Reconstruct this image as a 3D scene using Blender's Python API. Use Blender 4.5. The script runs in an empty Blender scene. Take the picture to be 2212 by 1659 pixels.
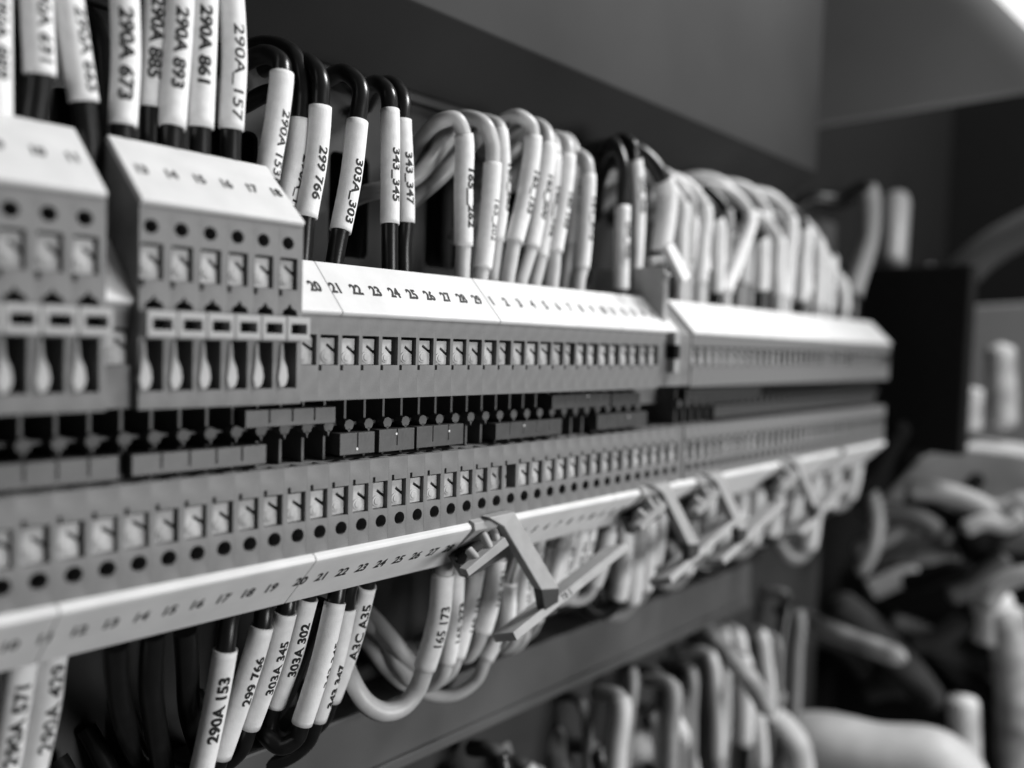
import bpy, bmesh, math, random
from mathutils import Vector, Matrix
random.seed(7)
S = 0.001                      # everything below is written in millimetres
sc = bpy.context.scene
col = sc.collection

# ------------------------------------------------------------------ camera
FPX, CX, CY = 1750.0, 1106.0, 829.5          # focal length in 1/2212 picture widths
def _cam():
    ex = Vector((1634, -40.5, 1750)).normalized()
    ez = Vector((.03, -.998, -.051)); ez -= ez.dot(ex) * ex; ez.normalize()
    ey = ez.cross(ex)
    if ey[2] < 0: ey = -ey
    return ex, ey, ez
EX, EY, EZ = _cam()
CAM = Vector((0, -141.4, 0))
def ray(px, py):
    d = Vector((px - CX, py - CY, FPX))
    return Vector((d.dot(EX), d.dot(EY), d.dot(EZ)))
def at(px, py, Y=0.0):         # point in the plane y = Y seen at that place of the photograph
    w = ray(px, py); return CAM + w * ((Y - CAM.y) / w.y)
def atx(px, py, X):
    w = ray(px, py); return CAM + w * ((X - CAM.x) / w.x)
cd = bpy.data.cameras.new("camera"); cam = bpy.data.objects.new("camera", cd); col.objects.link(cam)
right = Vector((EX[0], EY[0], EZ[0])); down = Vector((EX[1], EY[1], EZ[1])); fwd = Vector((EX[2], EY[2], EZ[2]))
M3 = Matrix((right, -down, -fwd)).transposed()
cam.matrix_world = Matrix.Translation(CAM * S) @ M3.to_4x4()
cd.sensor_width = 36; cd.lens = FPX / 2212 * 36
cd.clip_start = .005; cd.clip_end = 20
cd.dof.use_dof = True; cd.dof.focus_distance = .185; cd.dof.aperture_fstop = 5.6; cd.dof.aperture_blades = 0
sc.camera = cam

# ------------------------------------------------------------------ light
w = bpy.data.worlds.new("World"); sc.world = w; w.use_nodes = True
bg = w.node_tree.nodes["Background"]; bg.inputs[0].default_value = (.5, .5, .5, 1); bg.inputs[1].default_value = .06
def area(name, loc, target, size, power):
    l = bpy.data.lights.new(name, 'AREA'); l.shape = 'SQUARE'; l.size = size * S; l.energy = power
    o = bpy.data.objects.new(name, l); col.objects.link(o); o.location = Vector(loc) * S
    d = (Vector(target) - Vector(loc)); o.rotation_euler = d.to_track_quat('-Z', 'Y').to_euler(); return o
area("key_lamp", (560, -330, 560), (170, 0, -10), 220, 7.0)
area("fill_lamp", (330, -620, -60), (170, 0, -20), 300, 3.3)
sc.view_settings.view_transform = 'Standard'; sc.view_settings.look = 'None'
sc.view_settings.exposure = 0; sc.view_settings.gamma = 1

# ------------------------------------------------------------------ materials
def mat(name, v, rough=.5, var=.06, scale=260., bump=.15, bscale=2200., spec=.4, metal=0.0, coat=0.0):
    m = bpy.data.materials.new(name); m.use_nodes = True; nt = m.node_tree; b = nt.nodes['Principled BSDF']
    tc = nt.nodes.new('ShaderNodeTexCoord')
    n1 = nt.nodes.new('ShaderNodeTexNoise'); n1.inputs['Scale'].default_value = scale; n1.inputs['Detail'].default_value = 5
    mr = nt.nodes.new('ShaderNodeMapRange'); mr.inputs[3].default_value = v * (1 - var); mr.inputs[4].default_value = v * (1 + var)
    mr.inputs[1].default_value = .3; mr.inputs[2].default_value = .7
    nt.links.new(tc.outputs['Object'], n1.inputs['Vector']); nt.links.new(n1.outputs[0], mr.inputs[0])
    nt.links.new(mr.outputs[0], b.inputs['Base Color'])
    n2 = nt.nodes.new('ShaderNodeTexNoise'); n2.inputs['Scale'].default_value = bscale; n2.inputs['Detail'].default_value = 3
    nt.links.new(tc.outputs['Object'], n2.inputs['Vector'])
    bp = nt.nodes.new('ShaderNodeBump'); bp.inputs['Strength'].default_value = bump; bp.inputs['Distance'].default_value = .00012
    nt.links.new(n2.outputs[0], bp.inputs['Height']); nt.links.new(bp.outputs[0], b.inputs['Normal'])
    b.inputs['Roughness'].default_value = rough; b.inputs['Specular IOR Level'].default_value = spec
    b.inputs['Metallic'].default_value = metal; b.inputs['Coat Weight'].default_value = coat
    return m
GREY = mat('grey_housing_plastic', .165, .55, .25, 150, .4)
GREY2 = mat('light_clamp_plastic', .40, .5, .12)
FRAMEM = mat('link_plastic', .36, .5, .06)
WHITE = mat('white_marker_plastic', .70, .55, .07, 120, .2)
SLEEVE = mat('white_sleeve_plastic', .76, .65, .07, 500, .5, 3000, .25)
SLEEVE2 = mat('off_white_sleeve_plastic', .70, .6, .06, 400, .35, 3000)
BLACKW = mat('black_wire_insulation', .010, .28, .2, 300, .1, 1500, .5)
PALEW = mat('pale_wire_insulation', .52, .38, .06, 300, .12, 1500, .5)
GREYW2 = mat('dim_far_sleeve', .33, .6, .08)
GREYW = mat('grey_wire_insulation', .26, .42, .1, 300, .15, 1500, .5)
STRIPE = mat('dark_stripe', .02, .4, .1)
JUMP = mat('dark_jumper_plastic', .055, .42, .15, 400, .3, 1800)
INK = mat('black_ink', .015, .6, .1)
INK2 = mat('worn_ink', .02, .6, .5, 900)
DUCT2 = mat('lower_duct_plastic', .085, .5, .22, 25, .2)
DUCT = mat('duct_plastic', .028, .7, .25, 14, .1, spec=.2)
DUCTD = mat('dark_duct_plastic', .03, .55, .1, 60, .1)
PANEL = mat('panel_paint', .035, .6, .12, 60, .15)
BRACK = mat('holder_plastic', .33, .5, .08)
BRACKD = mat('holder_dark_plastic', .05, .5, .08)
HOLD = mat('holder_label', .36, .5, .10)
DARKBOX = mat('device_black', .011, .9, .1, spec=.05)
PALEBG = mat('pale_enamel', .46, .5, .35, 30)
MIDBG = mat('mid_grey_enamel', .22, .5, .06)

# ------------------------------------------------------------------ helpers
def tag(o, label=None, cat=None, group=None, kind=None):
    if label: o['label'] = label
    if cat: o['category'] = cat
    if group: o['group'] = group
    if kind: o['kind'] = kind
    return o
def thing(name, label, cat, loc=(0, 0, 0), group=None):
    o = bpy.data.objects.new(name, None); col.objects.link(o); o.empty_display_size = .005
    o.location = Vector(loc) * S; return tag(o, label, cat, group)
class MB:
    def __init__(s): s.v = []; s.f = []; s.sm = []
    def add(s, vs, fs, smooth=False):
        k = len(s.v); s.v += [tuple(v) for v in vs]
        for f in fs: s.f.append([i + k for i in f]); s.sm.append(smooth)
        return s
    def box(s, x0, x1, y0, y1, z0, z1):
        vs = [(x, y, z) for x in (x0, x1) for y in (y0, y1) for z in (z0, z1)]
        return s.add(vs, [(0, 1, 3, 2), (4, 6, 7, 5), (0, 4, 5, 1), (2, 3, 7, 6), (0, 2, 6, 4), (1, 5, 7, 3)])
    def prism(s, poly, x0, x1):        # poly in (y, z)
        n = len(poly); vs = [(x0, y, z) for y, z in poly] + [(x1, y, z) for y, z in poly]
        fs = [tuple(range(n))[::-1], tuple(range(n, 2 * n))] + [(i, (i + 1) % n, n + (i + 1) % n, n + i) for i in range(n)]
        return s.add(vs, fs)
    def prismy(s, poly, y0, y1):       # poly in (x, z)
        n = len(poly); vs = [(x, y0, z) for x, z in poly] + [(x, y1, z) for x, z in poly]
        fs = [tuple(range(n)), tuple(range(n, 2 * n))[::-1]] + [(i, n + i, n + (i + 1) % n, (i + 1) % n) for i in range(n)]
        return s.add(vs, fs)
    def slab(s, quad, t):              # 4 corners + thickness vector
        q = [Vector(p) for p in quad]; t = Vector(t)
        vs = q + [p + t for p in q]
        n = len(q)
        return s.add(vs, [tuple(range(n)), tuple(range(n, 2 * n))[::-1]] + [(i, n + i, n + (i + 1) % n, (i + 1) % n) for i in range(n)])
    def mesh(s, name, m, bevel=0.0, cut=None, org=(0, 0, 0)):
        me = bpy.data.meshes.new(name)
        me.from_pydata([tuple(Vector(v) - Vector(org)) for v in s.v], [], s.f)
        for p, q in zip(me.polygons, s.sm): p.use_smooth = q
        bm = bmesh.new(); bm.from_mesh(me); bmesh.ops.recalc_face_normals(bm, faces=bm.faces); bm.to_mesh(me); bm.free()
        if cut or bevel:
            o = bpy.data.objects.new('tmp', me); col.objects.link(o); tmp = [o]
            for c in (cut or []):
                cme = c.mesh('cut', None, org=org, raw=True) if False else c._raw(org)
                co = bpy.data.objects.new('tmpc', cme); col.objects.link(co); tmp.append(co)
                md = o.modifiers.new('b', 'BOOLEAN'); md.object = co; md.operation = 'DIFFERENCE'; md.solver = 'EXACT'
            if bevel:
                md = o.modifiers.new('v', 'BEVEL'); md.width = bevel; md.segments = 2; md.limit_method = 'ANGLE'; md.angle_limit = math.radians(40)
            dg = bpy.context.evaluated_depsgraph_get(); dg.update()
            me2 = bpy.data.meshes.new_from_object(o.evaluated_get(dg))
            for t in tmp: bpy.data.objects.remove(t)
            me = me2; me.name = name
        me.transform(Matrix.Scale(S, 4)); me.materials.clear()
        if m: me.materials.append(m)
        return me
    def _raw(s, org):
        me = bpy.data.meshes.new('c'); me.from_pydata([tuple(Vector(v) - Vector(org)) for v in s.v], [], s.f)
        bm = bmesh.new(); bm.from_mesh(me); bmesh.ops.recalc_face_normals(bm, faces=bm.faces); bm.to_mesh(me); bm.free()
        return me
def put(name, me, parent=None, loc=None):
    o = bpy.data.objects.new(name, me); col.objects.link(o)
    if parent: o.parent = parent
    if loc is not None: o.location = Vector(loc) * S
    return o
def cyl(cx, cz, r, y0, y1, n=20):
    return MB().prismy([(cx + r * math.cos(2 * math.pi * i / n), cz + r * math.sin(2 * math.pi * i / n)) for i in range(n)], y0, y1)
def bx(*a): return MB().box(*a)
_tc = {}
def text_tris(s, size, bold=0.0, sx=1.0):
    """flat triangles of a printed text, centred, as a bmesh in mm"""
    k = (s, size, bold, sx)
    if k not in _tc:
        c = bpy.data.curves.new('t', 'FONT'); c.body = s; c.size = size; c.align_x = 'CENTER'; c.align_y = 'CENTER'
        c.offset = bold; c.resolution_u = 3
        o = bpy.data.objects.new('t', c); col.objects.link(o)
        dg = bpy.context.evaluated_depsgraph_get(); dg.update()
        me = bpy.data.meshes.new_from_object(o.evaluated_get(dg)); bpy.data.objects.remove(o)
        bm = bmesh.new(); bm.from_mesh(me)
        for v in bm.verts: v.co.x *= sx
        _tc[k] = bm
    return _tc[k]
def text_flat(mb, s, size, centre, ux, uy, bold=0.0, sx=1.0, lift=.03):
    bm = text_tris(s, size, bold, sx); ux = Vector(ux).normalized(); uy = Vector(uy).normalized(); n = ux.cross(uy)
    c = Vector(centre) + n * lift
    bm.verts.ensure_lookup_table()
    mb.add([c + ux * v.co.x + uy * v.co.y for v in bm.verts], [[v.index for v in f.verts] for f in bm.faces])
def crom(P, n=10):
    """centripetal Catmull-Rom through P; returns samples and the sample index of every control point"""
    P = [Vector(p) for p in P]
    if len(P) == 2: P = [P[0], (P[0] + P[1]) / 2, P[1]]; two = True
    else: two = False
    Q = [2 * P[0] - P[1]] + P + [2 * P[-1] - P[-2]]
    out = []; idx = []
    for i in range(1, len(Q) - 2):
        p0, p1, p2, p3 = Q[i - 1:i + 3]; idx.append(len(out))
        t0 = 0; t1 = t0 + max((p1 - p0).length, 1e-3) ** .5; t2 = t1 + max((p2 - p1).length, 1e-3) ** .5; t3 = t2 + max((p3 - p2).length, 1e-3) ** .5
        for k in range(n):
            t = t1 + (t2 - t1) * k / n
            a1 = p0 * ((t1 - t) / (t1 - t0)) + p1 * ((t - t0) / (t1 - t0)); a2 = p1 * ((t2 - t) / (t2 - t1)) + p2 * ((t - t1) / (t2 - t1))
            a3 = p2 * ((t3 - t) / (t3 - t2)) + p3 * ((t - t2) / (t3 - t2))
            b1 = a1 * ((t2 - t) / (t2 - t0)) + a2 * ((t - t0) / (t2 - t0)); b2 = a2 * ((t3 - t) / (t3 - t1)) + a3 * ((t - t1) / (t3 - t1))
            out.append(b1 * ((t2 - t) / (t2 - t1)) + b2 * ((t - t1) / (t2 - t1)))
    idx.append(len(out)); out.append(P[-1])
    return out, idx
FRONT = Vector((-.55, -.83, .05)).normalized()        # the side of a tube that faces out of the cabinet
def frames(path):
    T = []
    for i in range(len(path)):
        a = path[max(0, i - 1)]; b = path[min(len(path) - 1, i + 1)]; T.append((b - a).normalized())
    N = []
    n = FRONT - T[0] * FRONT.dot(T[0]); n.normalize()
    for t in T:
        n = n - t * n.dot(t); n.normalize(); N.append(n.copy())
    return T, N
def sweep(mb, path, r, seg=18, caps=True, ph0=0, ph1=2 * math.pi, prof=None):
    T, N = frames(path); full = abs(ph1 - ph0 - 2 * math.pi) < 1e-6; k = seg if full else seg + 1; vs = []; fs = []
    for i, p in enumerate(path):
        B = T[i].cross(N[i]); rr = r if prof is None else r * prof(i / (len(path) - 1))
        for j in range(k):
            a = ph0 + (ph1 - ph0) * j / seg; vs.append(p + (N[i] * math.cos(a) + B * math.sin(a)) * rr)
    for i in range(len(path) - 1):
        for j in range(seg):
            j2 = (j + 1) % k if full else j + 1
            fs.append((i * k + j, i * k + j2, (i + 1) * k + j2, (i + 1) * k + j))
    mb.add(vs, fs, True)
    if caps and full:
        mb.add(vs[:k], [tuple(range(k))]); mb.add(vs[-k:], [tuple(range(k))[::-1]])
    return mb
def tube(mb, path, r, wall=.38, seg=26):
    """open sleeve with wall thickness and a slightly uneven cut"""
    T, N = frames(path); vs = []; fs = []; n = len(path)
    rings = [(i, r) for i in range(n)] + [(n - 1, r - wall)] + [(i, r - wall) for i in range(n - 2, -1, -1)]
    tilt = random.uniform(-.25, .25)
    for (i, rr) in rings:
        B = T[i].cross(N[i])
        for j in range(seg):
            a = 2 * math.pi * j / seg; off = T[i] * (tilt * math.cos(a)) if i in (0, n - 1) else Vector()
            vs.append(path[i] + (N[i] * math.cos(a) + B * math.sin(a)) * rr + off)
    m = len(rings)
    for i in range(m):
        i2 = (i + 1) % m
        sm = not (rings[i][0] == rings[i2][0])
        mb.add([], []) if False else None
        for j in range(seg): fs.append((i * seg + j, i * seg + (j + 1) % seg, i2 * seg + (j + 1) % seg, i2 * seg + j))
    k = len(mb.v); mb.v += [tuple(v) for v in vs]
    for q, f in enumerate(fs):
        i = q // seg; flat = rings[i][0] == rings[(i + 1) % m][0]
        mb.f.append([x + k for x in f]); mb.sm.append(not flat)
    return mb
def text_on_tube(mb, path, r, s, size, u0, phi, rev=False, bold=0.0, sx=1.25, lift=.035):
    """wrap text round a sleeve: rev=False reads along the path, u0 = start (mm), phi = angle of its middle line"""
    bm = text_tris(s, size, bold, sx).copy()
    ys = [v.co.y for v in bm.verts]; y0, y1 = min(ys), max(ys)
    for k in range(1, 6):
        g = bm.verts[:] + bm.edges[:] + bm.faces[:]
        bmesh.ops.bisect_plane(bm, geom=g, plane_co=(0, y0 + (y1 - y0) * k / 6, 0), plane_no=(0, 1, 0))
    bm.verts.ensure_lookup_table(); bm.verts.index_update()
    xs = [v.co.x for v in bm.verts]; xa, xb = min(xs), max(xs)
    T, N = frames(path); cum = [0]
    for i in range(1, len(path)): cum.append(cum[-1] + (path[i] - path[i - 1]).length)
    vs = []
    for v in bm.verts:
        u = u0 + ((xb - v.co.x) if rev else (v.co.x - xa)); u = min(max(u, 0), cum[-1] - 1e-4)
        i = 0
        while i < len(cum) - 2 and cum[i + 1] < u: i += 1
        f = (u - cum[i]) / (cum[i + 1] - cum[i]); p = path[i].lerp(path[i + 1], f)
        t = T[i].lerp(T[i + 1], f); n = N[i].lerp(N[i + 1], f); b = t.cross(n)
        # path runs downwards: b points to screen right or left; keep +a = screen right
        sgn = 1 if b.x > 0 else -1
        a = phi + (-v.co.y if rev else v.co.y) / r
        vs.append(p + (n * math.cos(a) + b * sgn * math.sin(a)) * (r + lift))
    mb.add(vs, [[v.index for v in f.verts] for f in bm.faces], True); bm.free()

# ------------------------------------------------------------------ cabinet structure
P_ = 5.25
def X(n): return 88.5 + P_ * (n - 19)
LOW = -2.2                       # the lower half of every block sits a little to the left
def slot_cut(x0, x1, z0, z1, y0=40, y1=60):
    r = 2.0; pts = []
    for cx, cz, a0 in ((x1 - r, z1 - r, 0), (x0 + r, z1 - r, 90), (x0 + r, z0 + r, 180), (x1 - r, z0 + r, 270)):
        for k in range(5):
            a = math.radians(a0 + 22.5 * k); pts.append((cx + r * math.cos(a), cz + r * math.sin(a)))
    return MB().prismy(pts, y0, y1)
cuts = [slot_cut(x, x + 13, 22, 50) for x in range(-10, 420, 34)]
me = MB().box(-90, 470, 45, 47, -400, 74).mesh('back_panel', PANEL, 0, cuts)
tag(put('back_panel', me), kind='structure')
tag(put('rear_backing', MB().box(-90, 455, 66, 70, -500, 300).mesh('rear_backing', PANEL)), kind='structure')
tag(put('rear_backing', MB().box(455, 760, 66, 70, -700, 300).mesh('rear_backing', DARKBOX)), kind='structure')  # far part of the backing, its shade put into a near-black colour
# wiring duct above: a closed channel with a lid, lit lid face and dark underside
d = MB(); d.prism([(25, 87.2), (25, 300), (66, 300), (66, 74), (47.5, 74), (44, 71.5)], -90, 392)
o = put('wiring_duct', d.mesh('wiring_duct', DUCT, .6))
tag(o, 'dark closed wiring duct running above the upper row of wires', 'wiring duct')
m = MB(); m.box(-90, 390, 42.2, 44.6, 68.2, 70.6); put('duct_lip', m.mesh('duct_lip', DUCTD, .4), o)
d = MB(); d.prism([(30, -99.4), (30, -117), (45, -117), (45, -99.4)], -90, 352)
o = put('wiring_duct', d.mesh('wiring_duct', DUCT2, .8))
tag(o, 'dark grey wiring duct crossing below the looped lower wires', 'wiring duct')
m = MB(); m.box(-90, 350, 28.6, 30.2, -119.4, -116.2); put('duct_lip', m.mesh('duct_lip', DUCT2, .4), o)
m = MB(); m.box(-90, 446, 40, 43, -30, 2); m.box(-90, 446, 43, 45, -22, -6)
tag(put('mounting_rail', m.mesh('mounting_rail', MIDBG, .3)), 'metal mounting rail hidden behind the row of terminal blocks', 'rail')

# ------------------------------------------------------------------ terminal blocks
W = 5.246
def low_profile(mb):
    mb.prism([(0, -26.3), (34, -26.3), (34, -19.5), (40, -19.5), (40, -48), (24, -48), (20, -55.2), (10.6, -55.2), (0, -44.6)], LOW, LOW + W)
LOWCUTS = lambda: [bx(LOW + 1.0, LOW + 5.0, -2, 5.5, -37.6, -31.4), cyl(LOW + 3.3, -40.3, 1.42, -2, 34, 22),
                   bx(LOW + 1.3, LOW + 4.2, 1.6, 4.4, -28.5, -25)]
up = MB(); up.prism([(0, 4.5), (10.4, 14.9), (20, 14.9), (24, 8), (40, 8), (40, -19.5), (34, -19.5), (34, -13.1), (0, -13.1)], 0, W)
ME_UP = up.mesh('body', GREY, .045, [bx(.45, 4.8, -2, 5.5, -5.8, .45), bx(.1, .8, -2, 2, -6.9, -5.6)])
lo = MB(); low_profile(lo); ME_LO = lo.mesh('lower_body', GREY, .045, LOWCUTS() + [bx(LOW + .9, LOW + 1.55, -2, 2, -31.6, -30.3)])
rb = MB(); rb.box(-.32, .32, 5.2, 33.9, -26.25, -13.15)
rb.prismy([(1.25 * math.cos(a), -18.9 + 1.25 * math.sin(a)) for a in [math.pi / 4 * k for k in range(8)]], 3.6, 6.4)
rb.prismy([(-.45, -19.6), (.45, -19.6), (0, -21.2)], 3.6, 5.4); rb.box(.3, W - .3, 6.2, 13, -19.2, -18.5)
RIBM = mat('shaded_recess_plastic', .09, .6, .1)  # housing plastic again, the recess's shade put into a darker colour
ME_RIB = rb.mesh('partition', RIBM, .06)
def insert_mesh(w, h, v=0):
    q = (0, .035, -.03, .06)[v] * h; e = (0, .05, .03, -.03)[v]
    poly = [(0, 0), (w, 0), (w, h * .42 + q), (w * .90, h * .46 + q), (w * (.42 + e), h * .68 + q), (w * (.50 + e), h * .77 + q), (w * .93, h * .56 + q), (w, h * .57 + q), (w, h), (0, h)]
    mb = MB(); mb.prismy(poly, .9, 5)
    n = 16; c = (w * (.44 + e), h * .30 + q * .5)                # raised clamp screw head, two steps
    for r, y in ((w * .34, .66), (w * .22, .5)):
        mb.prismy([(c[0] + r * math.cos(2 * math.pi * i / n), c[1] + r * math.sin(2 * math.pi * i / n)) for i in range(n)], y, 1)
    return mb
INS = {}
IMATS = [mat('clamp_plastic_%s' % a, b, .5, .2, 400, .3) for a, b in (('light', .40), ('worn', .34), ('bright', .46))]
def ins(w, h):
    k = (w, h, random.randrange(4), random.randrange(3))
    if k not in INS: INS[k] = insert_mesh(w, h, k[2]).mesh('clamp_insert', IMATS[k[3]], .10)
    return INS[k]
GAPS = {28: 3.1, 29: 3.1, 31: 2.9, 34: 2.9, 36: 2.8, 38: 2.7}
def feed_block(n, label, group, x=None):
    x = X(n) if x is None else x
    t = thing('terminal_block', label, 'terminal block', (x, 0, 0), group)
    put('body', ME_UP, t); put('lower_body', ME_LO, t); put('partition', ME_RIB, t)
    wu = random.choice((3.9, 3.9, 3.7, 3.8, 3.6, 3.1)) + .15; wl = random.choice((3.8, 3.7, 3.6, 3.8, 3.4, 3.2))
    o = put('clamp_insert', ins(wu, 5.6), t, (.5, random.uniform(0, .25), -5.75))
    o = put('clamp_insert', ins(wl, 5.7), t, (LOW + 1.05, random.uniform(0, .25), -37.5))
    if n == 31: o.location.x -= 2.3 * S
    return t
# tall disconnect blocks
up = MB(); up.prism([(-2, 21.4), (12.4, 33.4), (22, 33.4), (22, 8), (40, 8), (40, -19.5), (34, -19.5), (34, -13.3), (-2, -13.3)], 0, W)
arch = MB().prismy([(.9, 3.9), (4.2, 3.9), (4.0, 4.9), (3.1, 5.3), (2.5, 6.2), (1.9, 5.3), (1.1, 4.9)], -6, 4)
ME_RU = up.mesh('body', GREY, .045, [cyl(1.95, 17.8, 1.22, -4, 20, 22), bx(.3, 4.05, -4, 4, 8.9, 15.0), arch,
                                    bx(.75, 4.2, -4, 16, -10.2, -1.2), bx(.1, .8, -4, 0, 7.6, 9.1)])
lev = MB().prismy([(.5, -1.4), (.95, -1.4), (1.25, -4.6), (1.9, -6.2), (2.15, -8.0), (1.8, -9.4), (1.2, -10.0), (.3, -10.0), (-.1, -8.2), (.2, -6)], -2.5, -.4)
ME_LEV = lev.mesh('knife_lever', GREY2, .25)
ME_LINK = bx(.08, 5.14, -5.2, -2.02, -.9, 3.55).mesh('link_frame', FRAMEM, .18, [bx(1.0, 4.35, -7, -1, .35, 2.25)])
ME_SHAFT = MB().box(1.4, 3.9, -2.3, 3, .0, 2.5).mesh('link_core', DARKBOX)
def tall_block(n, label, group):
    t = thing('disconnect_block', label, 'terminal block', (X(n), 0, 0), group)
    put('body', ME_RU, t); put('lower_body', ME_LO, t); put('partition', ME_RIB, t)
    put('clamp_insert', ins(3.35, 5.6), t, (.35, -2.0 + .1, 9.0))
    put('clamp_insert', ins(random.choice((3.7, 3.5, 3.8, 3.3)), 5.7), t, (LOW + 1.05, .1, -37.5))
    put('knife_lever', ME_LEV, t); l = put('link_frame', ME_LINK, t); put('link_core', ME_SHAFT, l)
    return t
GT = 'tall disconnect terminal blocks'; GF = 'feed-through terminal blocks'
for n in (8, 9, 10, 11): tall_block(n, 'tall grey disconnect terminal block under upper marker number %d' % n if n > 8 else 'tall grey disconnect terminal block cut by the left picture edge', GT)
for n in range(13, 19): tall_block(n, 'tall grey disconnect terminal block under upper marker number %d' % n, GT)
feed_block(12, 'low grey terminal block in the gap between the two tall groups', GF)
feed_block(19, 'low grey terminal block right beside the tall block numbered 18', GF)
for n in range(20, 44):
    lab = ('grey feed-through terminal block under upper marker number %d of the twenties' % n if n < 30 else
           'grey feed-through terminal block under upper marker number %d of the strip after 29' % (n - 29) if n < 44 else '')
    feed_block(n, lab, GF)
t = thing('end_block', 'plain grey end block closing the near terminal row', 'end block', (X(44), 0, 0))
me = MB().prism([(0, 4.5), (10.4, 14.9), (20, 14.9), (24, 8), (40, 8), (40, -19.5), (13, -19.5), (13, -12.6), (0, -12.6)], 0, 19.1).mesh('body', GREY, .15)
put('body', me, t)
for k in range(3):
    put('lower_body', ME_LO, t, (P_ * k, 0, 0)); put('clamp_insert', ins(3.7, 5.7), t, (P_ * k + LOW + 1.05, .1, -37.5))
m_ = MB().box(LOW + 3 * P_ + .01, 17.2, .3, 34, -44.6, -26.3).mesh('spacer', GREY, .1); put('spacer', m_, t)
GB = 'blurred far terminal blocks'
for j in range(37):
    feed_block(0, 'blurred grey terminal block in the far half of the rail beyond the end block', GB, 239.5 + P_ * j)

# ------------------------------------------------------------------ jumper bars in the centre recess
def jumper(x0, x1, z0, z1, y0, label, n=None, depth=10.5):
    mb = MB(); mb.box(x0, x1, y0, y0 + depth, z0, z1)
    cuts = []
    L = x1 - x0; k = n or max(2, int(round(L / P_)))
    for i in range(1, k): cuts.append(bx(x0 + L * i / k - .12, x0 + L * i / k + .12, y0 - 1, y0 + .25, z0 + (z1 - z0) * .25, z1 + 1))
    o = put('jumper_bar', mb.mesh('bar', JUMP, .22, cuts, org=(x0, y0, z0)), None, (x0, y0, z0))
    tag(o, label, 'jumper bar', 'dark jumper bars plugged into the centre recess')
    return o
jumper(36.0, 55.4, -25.6, -21.4, 2, 'wide dark jumper bar at the left edge in the lower slot row')
jumper(78.9, 99.6, -18.1, -14.6, 2, 'dark jumper bar in the upper slot row right under the tall blocks')
jumper(57.6, 83.5, -25.3, -21.5, 2, 'long dark jumper bar in the lower slot row left of centre')
jumper(100.8, 110.0, -25.2, -20.5, 2, 'short square-ended jumper bar with a bright dot near its lower edge', 2)
jumper(111.2, 121.4, -25.3, -20.3, 2, 'short middle jumper bar of the three set end to end', 2)
jumper(122.1, 137.0, -25.2, -20.2, 2, 'right-hand and longest jumper bar of the three set end to end', 3)
jumper(148.5, 174.9, -25.1, -20.9, 2, 'long jumper bar in the lower row below the thin comb of partitions')
jumper(170.6, 197.4, -18.1, -14.2, 2, 'sharp long jumper bar in the upper slot row near the end block')
jumper(199.2, 214.0, -18.4, -14.4, 2.6, 'rightmost jumper bar of the upper slot row beside the end block', 3)
jumper(191.4, 217.4, -25.0, -20.6, 2, 'rightmost sharp jumper bar of the lower slot row', 5)
jumper(244, 300, -18.4, -14.2, 4, 'blurred long jumper bar in the upper row of the far blocks', 10)
jumper(262, 425, -25.0, -20.6, 3, 'blurred very long jumper bar in the lower row of the far blocks', 30)
DOT = mat('bright_dot', .7, .3)  # flaws and glints on the bars, put into the colour as pale specks
JB = [o for o in col.objects if o.name.startswith('jumper_bar')]
for px, py in ((771, 969.5), (856, 937), (970, 931), (1270, 855), (1132, 919), (1358, 900)):
    p = at(px, py, 2)
    for o in JB:
        bb = [Vector(c) for c in o.bound_box]; q = (p * S - o.location)
        if bb[0].x < q.x < bb[6].x and bb[0].z < q.z < bb[6].z:
            mb = MB(); c = Vector((q.x / S, -.12, q.z / S)); mb.prismy([(c.x + .3 * math.cos(a), c.z + .3 * math.sin(a)) for a in [math.pi / 3 * k for k in range(6)]], -.12, .1)
            put('pale_speck', mb.mesh('speck', DOT), o); break

# ------------------------------------------------------------------ marker strips
def strip_mesh(x0, x1, kind):
    mb = MB()
    if kind == 'up': poly = [(-.5, 4.75), (-.75, 5.35), (10.2, 16.3), (11.0, 16.2), (11.3, 15.3), (.3, 4.35)]
    elif kind == 'tall': poly = [(-2.5, 21.6), (-2.75, 22.2), (12.2, 34.9), (13.1, 34.7), (13.3, 33.8), (-1.7, 21.25)]
    else: poly = [(1.6, -43.7), (-1.1, -45.1), (-1.25, -45.9), (-.6, -46.7), (10.4, -57.6), (11.2, -57.3), (11.4, -56.6), (.9, -45.6), (1.7, -44.5)]
    mb.prism(poly, x0 + .05, x1 - .05); return mb
def strip(x0, x1, kind, nums, label, ink=INK, sz=4.2, n0=None):
    t = thing('marker_strip', label, 'marker strip', (x0, 0, 0), 'white number strips clipped on the terminal blocks')
    put('strip', strip_mesh(x0, x1, kind).mesh('strip', WHITE, .22, org=(x0, 0, 0)), t)
    if nums:
        mb = MB()
        for s, x in nums:
            if kind == 'up': c = (x, 4.2, 10.35); uy = (0, .707, .707)
            elif kind == 'tall': c = (x, 4.3, 28.22); uy = (0, .762, .647)
            else: c = (x, 4.0, -51.25); uy = (0, -.707, .707)
            mb2 = MB(); text_flat(mb2, s, sz, c, (1, 0, 0), uy, .16, .68, .05); mb.add(mb2.v, mb2.f)
        put('printed_numbers', mb.mesh('numbers', ink, org=(x0, 0, 0)), t)
    return t
c_ = lambda n: X(n) + P_ * .5
strip(X(8), X(12), 'tall', [(str(n), c_(n) - .4) for n in (9, 10, 11)], 'slanted white strip on the left tall blocks printed 9 10 11', INK2, 3.6)
strip(X(13), X(19), 'tall', [(str(n), c_(n) + .2) for n in range(13, 19)], 'slanted white strip on the tall blocks printed 13 to 18', INK2, 3.6)
strip(X(12), X(13), 'up', [], 'small white marker patch in the gap between the tall blocks')
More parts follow.
